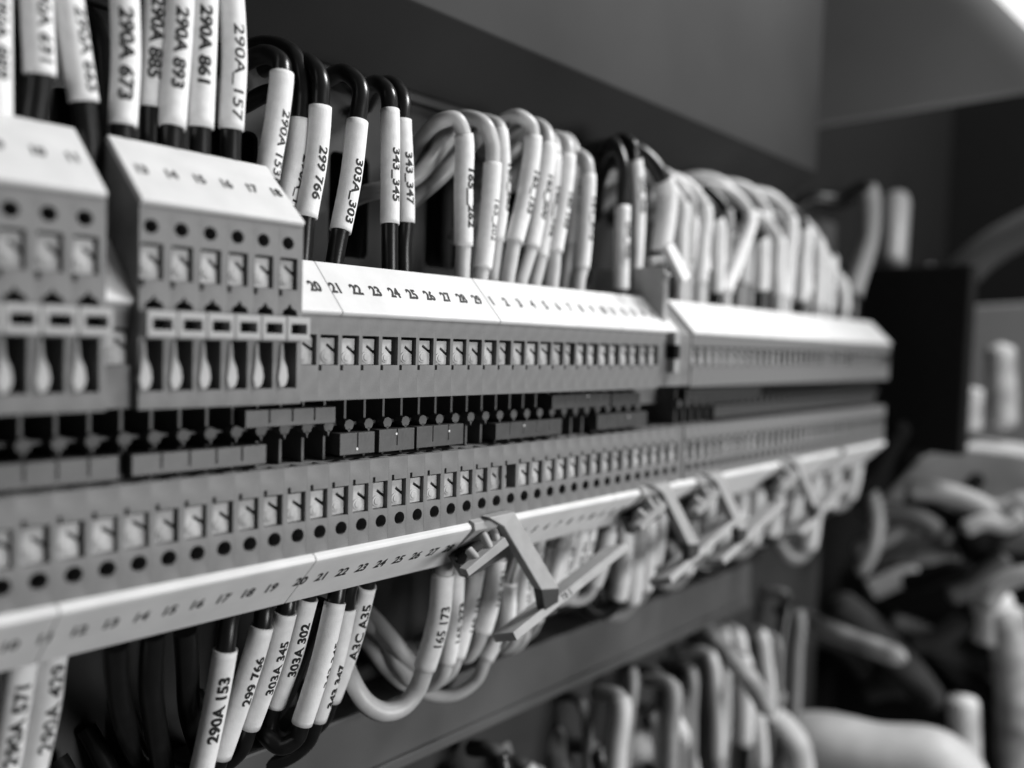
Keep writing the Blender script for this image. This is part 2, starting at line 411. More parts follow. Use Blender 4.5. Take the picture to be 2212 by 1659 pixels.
strip(X(19) + .1, X(21), 'up', [('20', c_(20) - 1.0)], 'short white marker piece printed 20 beside the tall blocks')
strip(X(21), X(30), 'up', [(str(n), c_(n) - 1.0) for n in range(21, 30)], 'upper white strip printed 21 to 29')
strip(X(30), X(40), 'up', [(str(n - 29), c_(n) - 1.0) for n in range(30, 40)], 'upper white strip printed 1 to 10', INK)
strip(X(40), X(40) + 31.2, 'up', [(str(n - 29), c_(n) - 1.0) for n in range(40, 45)], 'upper white strip end piece printed 11 12 13 next to the end block')
for i, (a, b) in enumerate(((239.5, 300), (300, 365), (365, 433.7))):
    strip(a, b, 'up', [], 'blurred blank upper white strip, %s of the three far ones' % ('nearest', 'middle', 'farthest')[i])
XL = lambda n: X(n) + LOW - P_ * 0
strip(20, 45.0, 'low', [(str(n), 91.3 + 5.2 * (n - 20)) for n in (8, 9, 10)], 'lower white strip at the left edge printed 10', INK2)
strip(45.0, 93.2, 'low', [(str(n), 91.3 + 5.2 * (n - 20)) for n in range(11, 20)], 'lower white strip printed 11 to 19', INK2)
strip(93.2, 144.4, 'low', [(str(n), 93.0 + 5.22 * (n - 20)) for n in range(20, 30)], 'lower white strip printed 20 to 29 left of the label holder', INK2)
strip(153.6, 197.5, 'low', [(str(k), 161.8 + 5.1 * (k - 4)) for k in range(4, 11)], 'lower white strip printed 4 to 10 right of the label holder')
strip(197.5, 219.0, 'low', [(str(k), 161.8 + 5.1 * (k - 4)) for k in (11, 12, 13)], 'lower white strip piece printed 11 12 13')
for i, (a, b) in enumerate(((223.5, 252), (256.5, 315), (321, 372), (378, 431))):
    strip(a, b, 'low', [], 'blurred blank lower white strip, %s of the four far ones' % ('nearest', 'second', 'third', 'farthest')[i])

# ------------------------------------------------------------------ label holders that hang from the lower edge
GH = 'hinged label holders between the marker strips'
def holder(dx, label, text=True, s=1.0):
    """arm, base plate with black discs for holes, prongs, cross bar and a tilted label plate"""
    a = lambda px, py, Y: at(px, py, Y) + Vector((dx, 0, 0))
    o0 = a(1080, 1120, -2); t = thing('label_holder', label, 'label holder', o0, GH)
    put_ = lambda nm, mb, m, bv=.12: put(nm, mb.mesh(nm, m, bv, org=o0), t)
    # top cap sitting in the gap of the strip
    mb = MB(); mb.prism([(1.5, -43.4), (-1.8, -44.4), (-2.2, -46.2), (2, -50), (9, -55), (9, -46)], o0.x - 8.9, o0.x - .4)
    put_('cap', mb, BRACK, .3)
    # diagonal arm
    q = [a(1057, 1118, -3), a(1112, 1106, -3), a(1146, 1166, -4), a(1209, 1272, -7), a(1170, 1275, -7), a(1088, 1138, -4)]
    put_('arm', MB().slab(q, (0, 3.2, 0)), BRACK, .3)
    q = [a(1170, 1275, -7), a(1209, 1272, -7), a(1204, 1325, -6), a(1180, 1335, -6)]
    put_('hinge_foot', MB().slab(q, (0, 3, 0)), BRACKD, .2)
    # base plate behind; two raised black discs stand in for its dark holes
    q = [a(1078, 1122, 2), a(1112, 1150, 2), a(1100, 1200, 3), a(1010, 1250, 3), a(985, 1206, 3)]
    h1 = a(1066, 1143, 2); h2 = a(998, 1203, 3)
    base = MB().slab(q, (0, 3, 0))
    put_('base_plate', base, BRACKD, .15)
    k = MB(); 
    for h in (h1, h2):
        n = 16; k.prismy([(h.x + 1.7 * math.cos(2 * math.pi * i / n), h.z + 1.9 * math.sin(2 * math.pi * i / n)) for i in range(n)], h.y - .2, h.y + 1)
    put_('hole_disc', k, DARKBOX, .1)
    for p, q_ in (((1012, 1188), (1034, 1213)), ((1043, 1154), (1060, 1188)), ((1066, 1146), (1076, 1176))):
        A = a(*p, -1); B = a(*q_, -4); mb = MB(); sweep(mb, [A, (A + B) / 2, B], 1.15 * s, 8); put_('prong', mb, BRACK, 0)
    q = [a(1007, 1232, -5), a(1091, 1160, -5), a(1101, 1178, -5), a(1013, 1246, -5)]
    put_('cross_bar', MB().slab(q, (0, 2.6, 0)), BRACK, .25)
    # the tilted label plate
    A = a(1108, 1366, -6); B = a(1352, 1172, -6)
    d = (B - A).normalized(); nrm = Vector((0, -.35, -.94)); nrm = (nrm - d * nrm.dot(d)).normalized()
    wdt = d.cross(nrm).normalized()
    if wdt.y < 0: wdt = -wdt
    q = [A, B, B + nrm * 2.3, A + nrm * 2.3]
    pl = put_('label_plate', MB().slab(q, wdt * 9), HOLD, .2)
    if text:
        mb = MB(); text_flat(mb, 'TB 5', 2.2, (A + B) / 2 + nrm * 1.15 + d * -4, d, -nrm, .03, 1.0, .06)
        n_ = d.cross(-nrm)
        o = put('lettering', mb.mesh('lettering', INK, org=o0), pl)
    return t
holder(0, 'sharp grey label holder hanging between lower strips 29 and 4, tilted label plate')
holder(73, 'slightly blurred label holder after the lower strip printed 13', False)
holder(107, 'blurred label holder second beyond the sharp one', False)
holder(172, 'strongly blurred label holder farthest along the lower row', False)

# upper holder between the two terminal groups
o0 = at(1465, 700, -3); t = thing('end_bracket', 'grey end bracket post between the near and the far terminal group', 'end bracket', o0)
mb = MB().box(o0.x - 1.2, o0.x + 1.6, -3, 12, at(1465, 806, -3).z, 5); mb.box(o0.x - 1.2, o0.x + 1.6, 2, 30, 4, 26)
put('post', mb.mesh('post', BRACK, .3, org=o0), t)
mb = MB(); mb.box(o0.x - 1.9, o0.x + 1.0, -3.6, 0, at(1465, 775, -3).z, at(1465, 745, -3).z); put('screw_recess', mb.mesh('screw', DARKBOX, .3, org=o0), t)
A = at(1446, 528, 2); B = at(1486, 602, -4)
mb = MB(); u = (B - A).normalized(); mb.slab([A + Vector((2.5, 0, 1)), A + Vector((-1.5, 0, -1)), B + Vector((-2.2, 0, -1.6)), B + Vector((2.2, 0, 1))], (0, 2.5, 0))
put('arm', mb.mesh('arm', WHITE, .4, org=o0), t)
for p, q_ in (((1405, 565), (1432, 560)), ((1430, 612), (1442, 590))):
    A = at(*p, 2); B = at(*q_, 0); mb = MB(); sweep(mb, [A, (A + B) / 2, B], 1.5, 8); put('prong', mb.mesh('prong', BRACK, org=o0), t)

# ------------------------------------------------------------------ wires with printed sleeves
RS, RW = 2.5, 2.02
GU = 'sleeved wires above the terminal blocks'; GL = 'sleeved wires below the terminal blocks'
def wire(label, sleeve, before, after, wm, text=None, phi=.4, size=2.6, u0=4, rev=False, sm=None, rs=RS, rw=RW,
         bold=.05, sx=1.25, group=GU, stripe=None, ink=INK, extra=None):
    """sleeve / before / after: lists of points in mm, running from the top of the picture downwards"""
    path, idx = crom(before + sleeve + after, 9)
    i0 = idx[len(before)]; i1 = idx[len(before) + len(sleeve) - 1]
    o0 = after[-1] if not rev else before[0]; o0 = Vector(o0)
    t = thing('sleeved_wire', label, 'wire', o0, group)
    mb = MB(); sweep(mb, path, rw, 16); ws = put('insulation', mb.mesh('insulation', wm, org=o0), t)
    if stripe is not None:
        mb = MB(); sweep(mb, path, rw + .03, 5, False, stripe - .28, stripe + .28); put('stripe', mb.mesh('stripe', STRIPE, org=o0), ws)
    sp = path[i0:i1 + 1]
    mb = MB(); tube(mb, sp, rs); s_ = put('marker_sleeve', mb.mesh('sleeve', sm or SLEEVE, org=o0), t)
    if text:
        mb = MB(); text_on_tube(mb, sp, rs, text, size * 1.12, u0, phi, rev, bold + .045, sx); put('lettering', mb.mesh('lettering', ink, org=o0), s_)
    if extra:
        mb = MB(); seg = path[idx[extra[1]]:]; text_on_tube(mb, seg, rw, extra[0], 2.3, extra[2], extra[3], False, .02, 1.1); put('lettering', mb.mesh('lettering', INK, org=o0), ws)
    return t
def ps(lst, Y=14.0):
    return [at(p[0], p[1], p[2] if len(p) > 2 else Y) for p in lst]
def into_top(p): return Vector((p.x, p.y, 13.5))
def arc_up(p): return [p + Vector((-16, 31, 14)), p + Vector((-11, 17, 18)), p + Vector((-3, 5, 13)), p + Vector((0, 0, 6))]
def U(label, sl, text, arc=None, below=None, Y=14, wm=BLACKW, **k):
    s = ps(sl, Y); b = ps(arc, Y) if arc else arc_up(s[0])
    a = ps(below, Y) if below else [s[-1].lerp(into_top(s[-1]), .5)]
    a.append(into_top(a[-1]))
    return wire(label, s, b, a, wm, text, **k)
# black wires at the left, sleeves running out of the top of the picture
U('white sleeve cut by the left edge above tall block 9', [(-14, -140), (-12, 60), (-10, 262)], '290A 889', phi=.72, u0=9)
U('white sleeve on black wire printed 290A 691, second from the left edge', [(76, -160), (80, 20), (86, 163)], '290A 691', phi=.72, below=[(82, 215), (76, 262)], u0=9)
U('leaning white sleeve on black wire printed 290A 665', [(130, -140), (150, 20), (181, 221)], '290A 665', phi=.95, below=[(187, 270), (192, 315)], u0=12)
U('wide white sleeve on black wire printed 290A 673', [(262, -150), (270, 20), (272, 140), (265, 272)], '290A 673', phi=.25, u0=14, size=3.0, bold=.12)
U('short white sleeve on black wire printed 290A 885', [(342, -150), (340, 20), (328, 233)], '290A 885', phi=.2, u0=13, Y=17, size=2.8, bold=.1)
U('white sleeve on black wire printed 290A 893', [(394, -150), (388, 50), (372, 277)], '290A 893', phi=.35, u0=15, size=2.8, bold=.1)
U('white sleeve on black wire printed 290A 861', [(446, -150), (441, 60), (433, 277)], '290A 861', phi=.25, u0=15, size=2.8, bold=.1)
U('bowed white sleeve on black wire printed 290A_157', [(486, -160), (500, 0), (506, 130), (499, 281)], '290A_157', phi=.55, u0=19, size=2.8, bold=.0, sx=1.45)
# black wires that bend back under the duct
U('tall leaning white sleeve printed 290A 153 beside the strip printed 18', [(609, 159), (598, 260), (578, 385)], '290A 153', [(500, 160, 40), (540, 128, 28), (580, 118, 19), (606, 135, 15)], phi=.85, u0=8, bold=.02)
U('white sleeve printed 290A_163 mostly hidden by its two neighbours', [(650, 258), (640, 350), (612, 470)], '290A_163', [(520, 110, 42), (580, 96, 30), (632, 116, 22), (652, 175, 18)], Y=17, phi=.95, u0=8, bold=.02)
U('white sleeve on black wire printed 299 766', [(692, 231), (682, 350), (661, 470)], '299 766', [(570, 150, 42), (620, 135, 30), (668, 136, 19), (691, 170, 14.5)], [(657, 520), (654, 560)], phi=.6, u0=9)
U('white sleeve on black wire printed 303A_303', [(772, 263), (757, 390), (735, 500)], '303A_303', [(670, 215, 42), (706, 172, 30), (748, 158, 19), (778, 190, 14.5)], [(727, 540), (720, 585)], phi=.62, u0=9)
U('upright white sleeve printed 343_345 in front of the one ending 347', [(842, 238), (843, 360), (842, 485)], '343_345', [(770, 240, 42), (792, 193, 30), (820, 182, 18), (838, 202, 14.5)], [(842, 530), (842, 580)], phi=.6, u0=9, rs=2.3)
U('upright white sleeve printed 343_347 behind the one ending 345', [(869, 259), (874, 370), (876, 481)], '343_347', [(790, 230, 44), (815, 188, 34), (850, 183, 24), (870, 215, 19)], [(872, 530), (872, 580)], Y=18, phi=.45, u0=8, rs=2.3)
# pale striped wires in the middle
U('sharp upright white sleeve printed 165__262 on pale striped wire', [(1001, 290), (1001, 410), (1001, 531)], '165__262', [(860, 420, 44), (885, 352, 36), (915, 296, 26), (952, 262, 18), (985, 258, 14.5)], [(999, 570), (998, 600)], wm=PALEW, phi=.72, u0=9, size=2.8, bold=.10, stripe=1.0)
U('white sleeve low on its pale wire, printed 165_202, third of the pale group', [(1064, 353), (1057, 450), (1042, 581)], '165_202', [(940, 330, 44), (975, 270, 30), (1012, 254, 20), (1048, 270, 14.5), (1063, 310, 14)], [(1040, 590), (1038, 605)], wm=PALEW, phi=.72, u0=10, size=2.4, bold=.0)
U('narrow-looking white sleeve printed 165_265 tucked behind a pale wire', [(1080, 283), (1086, 390), (1073, 521)], '165_265', [(960, 300, 44), (1000, 262, 36), (1050, 262, 26), (1072, 270, 20)], [(1068, 560), (1064, 600)], wm=PALEW, Y=17, phi=1.0, u0=9, size=2.8, bold=.10, rs=2.2)
U('wide white sleeve printed 165_155 on pale wire lettered OR', [(1151, 296), (1136, 420), (1110, 525)], '165_155', [(1040, 330, 44), (1066, 285, 32), (1092, 260, 22), (1122, 252, 16), (1146, 270, 14)], [(1103, 565), (1096, 606)], wm=PALEW, phi=.72, u0=10, size=2.7, bold=.08, rs=2.6, extra=('OR    OR', 1, 5, .3))
U('leaning white sleeve printed 165_200 right of the wide one', [(1184, 315), (1167, 430), (1146, 537)], '165_200', [(1080, 330, 44), (1110, 290, 34), (1150, 268, 24), (1178, 283, 17)], [(1133, 580), (1124, 612)], wm=PALEW, Y=15, phi=.72, u0=9, size=2.8, bold=.10, stripe=-.9)
U('leaning white sleeve printed 165__132', [(1199, 340), (1188, 460), (1168, 557)], '165__132', [(1110, 350, 44), (1140, 300, 34), (1172, 290, 24), (1196, 310, 18)], [(1160, 590), (1154, 615)], wm=PALEW, Y=16, phi=.72, u0=9, size=2.8, bold=.10, rs=2.2)
U('white sleeve printed 165 155 beside the one printed 165 157', [(1226, 338), (1214, 450), (1198, 545)], '165 155', [(1150, 340, 42), (1178, 306, 30), (1205, 297, 20), (1224, 312, 15)], [(1196, 580), (1192, 617)], wm=PALEW, phi=.75, u0=11, size=2.5, bold=.10)
U('white sleeve printed 165 157 in front of its 165 155 twin', [(1243, 362), (1244, 440), (1236, 528)], '165 157', [(1170, 350, 44), (1195, 312, 34), (1222, 300, 26), (1240, 325, 20)], [(1228, 570), (1222, 620)], wm=PALEW, Y=18, phi=.35, u0=4, size=2.5, bold=.03, rs=2.2, stripe=.8)
U('rightmost sharp white sleeve printed 151_372', [(1271, 378), (1266, 480), (1257, 580)], '151_372', [(1190, 400, 44), (1215, 350, 32), (1245, 333, 20), (1266, 348, 15)], [(1252, 600), (1249, 625)], wm=PALEW, phi=.8, u0=7, size=2.8, bold=.10, stripe=-.7, rs=2.3)
# blurred ones behind the focus
U('first blurred white sleeve on dark wire after the pale group', [(1345, 446), (1343, 540), (1342, 626)], '299_306', [(1280, 420, 42), (1300, 340, 30), (1325, 308, 20), (1344, 350, 15)], phi=.5, u0=5, size=2.4)
U('second blurred white sleeve on dark wire, reaching higher than its neighbour', [(1371, 345), (1378, 450), (1370, 600)], '299_308', [(1300, 380, 44), (1320, 320, 32), (1345, 300, 22), (1366, 315, 17)], Y=17, phi=.3, u0=6, size=2.4, rs=2.6)
GV = 'blurred sleeved wires above the far terminal blocks'
far = [((1432, 388), (1441, 430), (1428, 545), SLEEVE2, PALEW, 3.6, 14), ((1474, 444), (1472, 500), (1470, 580), SLEEVE2, PALEW, 2.6, 14), ((1519, 447), (1517, 520), (1510, 612), SLEEVE2, GREYW, 3.1, 15),
       ((1549, 474), (1553, 540), (1550, 632), SLEEVE, PALEW, 2.5, 14), ((1619, 465), (1592, 560), (1566, 632), SLEEVE, PALEW, 2.9, 14), ((1652, 452), (1654, 490), (1640, 560), SLEEVE2, GREYW, 2.6, 20),
       ((1642, 516), (1645, 560), (1643, 628), SLEEVE, PALEW, 3.2, 13), ((1680, 516), (1680, 580), (1682, 637), SLEEVE, PALEW, 3.0, 14), ((1705, 471), (1702, 560), (1696, 646), SLEEVE, PALEW, 3.2, 14),
       ((1737, 495), (1736, 570), (1731, 652), SLEEVE, PALEW, 3.2, 14), ((1764, 520), (1770, 590), (1766, 662), SLEEVE, PALEW, 3.2, 14), ((1786, 560), (1790, 610), (1788, 668), SLEEVE, PALEW, 3.0, 14),
       ((1871, 408), (1878, 500), (1840, 640), GREYW2, GREYW2, 5.0, 14), ((1595, 440), (1600, 500), (1600, 560), SLEEVE2, GREYW, 2.8, 24), ((1810, 600), (1822, 630), (1822, 668), SLEEVE2, GREYW, 3.2, 14)]
for i, (a, b, c, sm_, wm_, r_, Y_) in enumerate(far):
    s = ps([a, b, c], Y_); p = s[0]
    if r_ == 5.0: p = p + Vector((6, 6, -14))
    wire('blurred pale sleeve above the far terminal blocks, number %s from the near end' % ('one two three four five six seven eight nine ten eleven twelve thirteen fourteen fifteen'.split()[i]),
         s, [p + Vector((-26, 30, -2)), p + Vector((-18, 18, 9)), p + Vector((-7, 6, 9))], [s[-1].lerp(into_top(s[-1]), .5), into_top(s[-1])], (BLACKW if i % 3 == 0 else PALEW) if r_ < 5 else BLACKW, None, sm=sm_, rs=r_, rw=r_ * .82, group=GV)
# the tight irregular crowd between them
rk = random.Random(5)
for i in range(20):
    px = 1462 + i * 17.5 + rk.uniform(-6, 6); Y_ = rk.uniform(16, 24); top = 425 + (px - 1440) * .36 + rk.uniform(-18, 40)
    bot = 598 + (px - 1440) * .20 + rk.uniform(-45, -5); lean = rk.uniform(-8, 16); r_ = rk.uniform(2.3, 3.1)
    s = ps([(px + lean, top), (px + lean * .6, (top + bot) / 2), (px, bot)], Y_); p = s[0]
    wire('blurred pale sleeve in the crowded back rank above the far terminal blocks', s, [p + Vector((-14, 20, 2)), p + Vector((-6, 9, 9))],
         [s[-1].lerp(into_top(s[-1]), .5), into_top(s[-1])], rk.choice((GREYW, PALEW, BLACKW)), None, sm=rk.choice((SLEEVE, SLEEVE2, GREYW2)), rs=r_, rw=r_ * .8, group='back rank of blurred sleeves above the far terminal blocks')
# bare black wires arching in the shadow
GK = 'bare black wires in the shadow behind the sleeves'
for i, (pts, lab) in enumerate((([(1290, 470, 40), (1300, 380, 28), (1330, 330, 20), (1352, 400, 18), (1356, 640, 16)], 'bare black wire arching over the first blurred sleeves'),
                                ([(1440, 440, 40), (1470, 400, 30), (1505, 410, 22), (1508, 470, 20), (1500, 640, 18)], 'bare black wire arching among the far pale sleeves'),
                                ([(1560, 560, 34), (1572, 500, 28), (1582, 500, 24), (1580, 640, 20)], 'bare black wire standing between the far pale sleeves'),
                                ([(1385, 600, 24), (1392, 420, 24), (1402, 380, 30), (1405, 420, 42)], 'bare black wire right of the second blurred sleeve'),
                                ([(520, 230, 44), (590, 200, 36), (640, 240, 30), (640, 560, 26)], 'bare black wire in the dark behind the sleeve printed 290A 153'),
                                ([(120, 60, 40), (180, 30, 30), (215, 90, 24), (225, 330, 22)], 'bare black wire in the dark gap left of the sleeve printed 290A 673'),
                                ([(20, 40, 40), (40, 20, 30), (45, 90, 24), (40, 290, 22)], 'bare black wire in the dark behind the two leftmost sleeves'))):
    mb = MB(); path, _ = crom(ps(pts), 9); sweep(mb, path, 2.1, 14); tag(put('black_wire', mb.mesh('wire', BLACKW, org=path[-1]), None, path[-1]), lab, 'wire', GK)
# dim grey wires crossing behind the pale group
GG = 'dim grey wires crossing behind the pale sleeves'
for pts, lab in (([(740, 440, 42), (800, 415, 30), (850, 405, 26), (900, 380, 24), (960, 310, 26), (1000, 280, 38)], 'dim grey wire crossing left behind the sleeves 343_345'),
                 ([(870, 450, 30), (930, 400, 26), (985, 350, 24), (1030, 300, 30), (1060, 290, 44)], 'dim grey wire rising right behind the sleeve 165__262'),
                 ([(980, 520, 38), (1030, 460, 30), (1080, 420, 28), (1130, 350, 30), (1160, 330, 44)], 'dim grey wire low behind the wide sleeve 165_155'),
                 ([(1020, 400, 40), (1060, 370, 32), (1110, 330, 30), (1150, 300, 40)], 'dim grey wire high behind the wide sleeve 165_155')):
    mb = MB(); path, _ = crom(ps(pts), 9); sweep(mb, path, 2.2, 14); tag(put('grey_wire', mb.mesh('wire', GREYW, org=path[-1]), None, path[-1]), lab, 'wire', GG)

# ---- lower side
def into_low(p, Y=14.0): return Vector((p.x, Y, -53.5))
def loop_down(p, k=1.0): return [p + Vector((-1, 3, -7)) * k, p + Vector((-6, 7, -11)) * k, p + Vector((-14, 13, -9)) * k, p + Vector((-20, 22, 5)) * k]
def Lw(label, sl, text, above=None, loop=None, wm=BLACKW, **k):
    s = ps(sl); b = ps(above) if above else []
    first = b[0] if b else s[0]
    top = first + (first - (s[1] if not b else s[0])) * 0; top = Vector((first.x + 1.5, max(12, first.y - 1), -53.5))
    if first.z > -55.5: b = []; s[0] = Vector((s[0].x, s[0].y, min(s[0].z, -55.8))); top = Vector((s[0].x, s[0].y, -53.5))
    a = ps(loop) if loop else loop_down(s[-1], .5 if s[-1].x > 175 else 1.0)
    k.setdefault('group', GL); k.setdefault('rev', True)
    return wire(label, s, [top] + b, a, wm, text, **k)
Lw('big blurred white sleeve at the bottom left corner printed 290A 571', [(52, 1420, 14), (30, 1540, 16), (4, 1680, 18)], '290A 571', phi=.72, u0=4, size=2.9, bold=.1)
Lw('big blurred white sleeve printed 290A 429, second from the lower left corner', [(118, 1400, 14), (98, 1530, 16), (62, 1690, 18)], '290A 429', phi=.9, u0=2, size=3.1, bold=.05, sm=SLEEVE2)
Lw('lowest hanging white sleeve printed 290A 153', [(487, 1402, 14), (462, 1540, 17), (425, 1700, 20)], '290A 153', above=[(497, 1330, 14)], phi=.5, u0=5, size=2.8, bold=.10)
Lw('long white sleeve printed 299 766 below the lower strip', [(566, 1352, 14), (525, 1490, 18), (476, 1632, 22)], '299 766', above=[(572, 1310, 14)], phi=.75, u0=6, size=2.6, bold=.06)
Lw('white sleeve printed 303A 345 half hidden by its neighbours', [(617, 1321, 14), (585, 1440, 18), (539, 1567, 22)], '303A 345', above=[(622, 1290, 14)], phi=.72, u0=6, size=2.5, bold=.06)
Lw('white sleeve printed 303A 302 meeting the lower strip', [(664, 1292, 16), (630, 1420, 20), (594, 1522, 24)], '303A 302', phi=.55, u0=5, size=2.5, bold=.08, loop=[(585, 1550, 25), (590, 1590, 26), (622, 1600, 27), (650, 1560, 32), (662, 1480, 43)])
Lw('smooth white sleeve without print facing out, printed 343 at its side', [(724, 1300, 13), (694, 1430, 15), (652, 1562, 18)], '343 345', above=[(732, 1260, 13)], phi=1.35, u0=9, size=2.4, bold=.03, loop=[(640, 1595, 19), (608, 1612, 21), (572, 1585, 25), (550, 1530, 38)])
Lw('thin-edged white sleeve printed 343 347 pressed behind the smooth one', [(748, 1310, 17), (722, 1430, 20), (684, 1552, 23)], '343 347', above=[(752, 1280, 16)], phi=.95, u0=14, size=2.4, bold=.10)
Lw('white sleeve printed A3C A35 rising under the lower strip', [(792, 1264, 17), (762, 1380, 21), (716, 1508, 25)], 'A3C A35', phi=.6, u0=4, size=2.9, bold=.06)
Lw('sharp white sleeve printed 165 173 on the big looped pale wire', [(957, 1238, 12), (948, 1332, 13), (918, 1441, 16)], '165 173', above=[(962, 1215, 12)], wm=PALEW, phi=.45, u0=8.0, size=3.2, bold=.05, sx=1.0, rs=2.95, rw=2.5, stripe=-1.5,
   loop=[(899, 1492, 18), (868, 1527, 19), (828, 1537, 20), (789, 1517, 22), (758, 1469, 25), (740, 1420, 32), (725, 1370, 44)])
Lw('white sleeve printed 165 273 right behind the one printed 165 173', [(986, 1236, 15), (980, 1330, 16), (964, 1430, 18)], '165 273', wm=PALEW, phi=.9, u0=8, size=2.6, bold=.04, loop=[(952, 1462, 20), (925, 1480, 24), (880, 1460, 30), (840, 1410, 44)])
Lw('white sleeve printed 165 163 third of the pale lower group', [(1030, 1226, 15), (1012, 1320, 17), (986, 1416, 19)], '165 163', wm=PALEW, phi=.95, u0=8, size=2.3, bold=.04, loop=[(972, 1450, 21), (940, 1470, 26), (905, 1440, 34), (880, 1400, 44)])
Lw('wide white sleeve printed 165 591 below the prongs of the label holder', [(1074, 1206, 14), (1062, 1290, 15), (1042, 1362, 17)], '165 591', wm=PALEW, phi=.85, u0=3, size=2.4, bold=.04, rs=2.75, loop=[(1030, 1392, 19), (1010, 1418, 22), (975, 1410, 28), (950, 1380, 40)])
Lw('white sleeve printed 594 with a frayed pale wire end', [(1098, 1300, 16), (1088, 1350, 17), (1050, 1424, 19)], '165 594', above=[(1108, 1250, 15)], wm=PALEW, phi=.9, u0=3, size=2.2, bold=.04, rs=2.2, rw=1.8)
Lw('open-topped white sleeve with dark striped wire entering', [(1101, 1260, 13), (1100, 1310, 13.5), (1096, 1357, 14.5)], None, above=[(1118, 1200, 13)], wm=PALEW, rs=2.1, rw=1.3, stripe=.0, loop=[(1086, 1388, 16), (1064, 1402, 19), (1040, 1395, 26), (1020, 1370, 40)])
Lw('white sleeve printed 165 58 left of the holder arm', [(1134, 1200, 15), (1130, 1270, 16), (1118, 1357, 18)], '165 58', wm=PALEW, phi=.95, u0=7, size=2.3, bold=.05, rs=2.2, loop=[(1108, 1385, 20), (1088, 1400, 24), (1060, 1390, 34)])
Lw('white sleeve printed 165 9 partly covered by the holder arm', [(1160, 1190, 15), (1152, 1270, 16), (1134, 1352, 18)], '165 9', wm=PALEW, phi=.95, u0=9, size=2.3, bold=.05, rs=2.2, loop=[(1128, 1380, 20), (1108, 1398, 24), (1080, 1390, 34)])
Lw('grey sleeve hidden under the holder foot', [(1190, 1180, 17), (1176, 1260, 18), (1158, 1340, 20)], None, wm=GREYW, rs=2.2, sm=SLEEVE2)
Lw('small white sleeve right of the holder arm with a grey wire top', [(1213, 1172, 14), (1208, 1200, 14), (1190, 1262, 16)], None, wm=PALEW, rs=2.2)
Lw('white sleeve printed 55 between the holder arm and the label plate', [(1232, 1158, 14), (1222, 1200, 14.5), (1204, 1266, 16)], '165 55', wm=PALEW, phi=.8, u0=3, size=2.2, bold=.04, rs=2.3)
Lw('white sleeve printed 165 9 right of the label holder', [(1256, 1150, 14), (1246, 1200, 14.5), (1222, 1262, 16)], '165 91', wm=PALEW, phi=.8, u0=3, size=2.4, bold=.08, rs=2.3)
Lw('last sharp white sleeve before the dark gap, printed 165 12', [(1276, 1146, 15), (1264, 1200, 15.5), (1240, 1262, 17)], '165 12', wm=PALEW, phi=.7, u0=3, size=2.4, bold=.08, rs=2.2)
Lw('softly blurred sleeve behind the upper end of the label plate', [(1316, 1146, 14), (1304, 1200, 15), (1282, 1262, 18)], None, wm=PALEW, rs=2.8, sm=SLEEVE2)
GW = 'blurred sleeved wires below the far terminal blocks'
farl = [(1352, 1120, 1334, 1290, 3.2, 0), (1378, 1112, 1362, 1296, 3.4, 0), (1402, 1105, 1392, 1270, 3.0, 0), (1428, 1100, 1414, 1215, 2.6, 1), (1492, 1120, 1480, 1232, 3.2, 0), (1532, 1070, 1520, 1190, 3.2, 1), (1566, 1066, 1556, 1200, 3.4, 1),
        (1600, 1058, 1590, 1170, 3.6, 1), (1636, 1050, 1622, 1165, 4.0, 1), (1676, 1042, 1660, 1150, 4.4, 1), (1716, 1030, 1706, 1120, 4.4, 1), (1760, 1022, 1744, 1180, 4.4, 1), (1800, 1010, 1786, 1090, 4.4, 1), (1845, 1000, 1830, 1070, 4.4, 1)]
for i, (a, b, c, d_, r_, m_) in enumerate(farl):
    Lw('blurred pale sleeve below the far lower strip, number %s counted from the near end' % ('one two three four five six seven eight nine ten eleven twelve thirteen fourteen'.split()[i]),
       [(a, b, 14), ((a + c) / 2 + 3, (b + d_) / 2, 16), (c, d_, 19)], None, wm=GREYW if i % 3 else BLACKW, rs=r_, rw=r_ * .8, sm=SLEEVE2 if m_ else SLEEVE, group=GW)
# pale loops in the shadow behind 165 173
GP = 'pale striped wire loops in the shadow behind the lower sleeves'
for pts, lab, st in (([(760, 1300, 44), (800, 1330, 38), (845, 1380, 32), (885, 1425, 28), (915, 1440, 25), (950, 1400, 24)], 'upper pale wire crossing the shadow towards sleeve 165 173', None),
                     ([(745, 1350, 44), (790, 1345, 38), (840, 1390, 34), (862, 1440, 30), (890, 1470, 26), (930, 1462, 24)], 'middle pale wire bending through the shadow behind the big loop', None),
                     ([(770, 1360, 44), (800, 1400, 38), (838, 1450, 33), (875, 1480, 28), (905, 1478, 26)], 'lower pale wire with a dark stripe in the shadow', .9)):
    mb = MB(); path, _ = crom(ps(pts), 9); sweep(mb, path, 2.3, 16); o = put('pale_wire', mb.mesh('wire', PALEW, org=path[0]), None, path[0]); tag(o, lab, 'wire', GP)
    if st is not None:
        mb = MB(); sweep(mb, path, 2.33, 5, False, st - .3, st + .3); put('stripe', mb.mesh('stripe', STRIPE, org=path[0]), o)
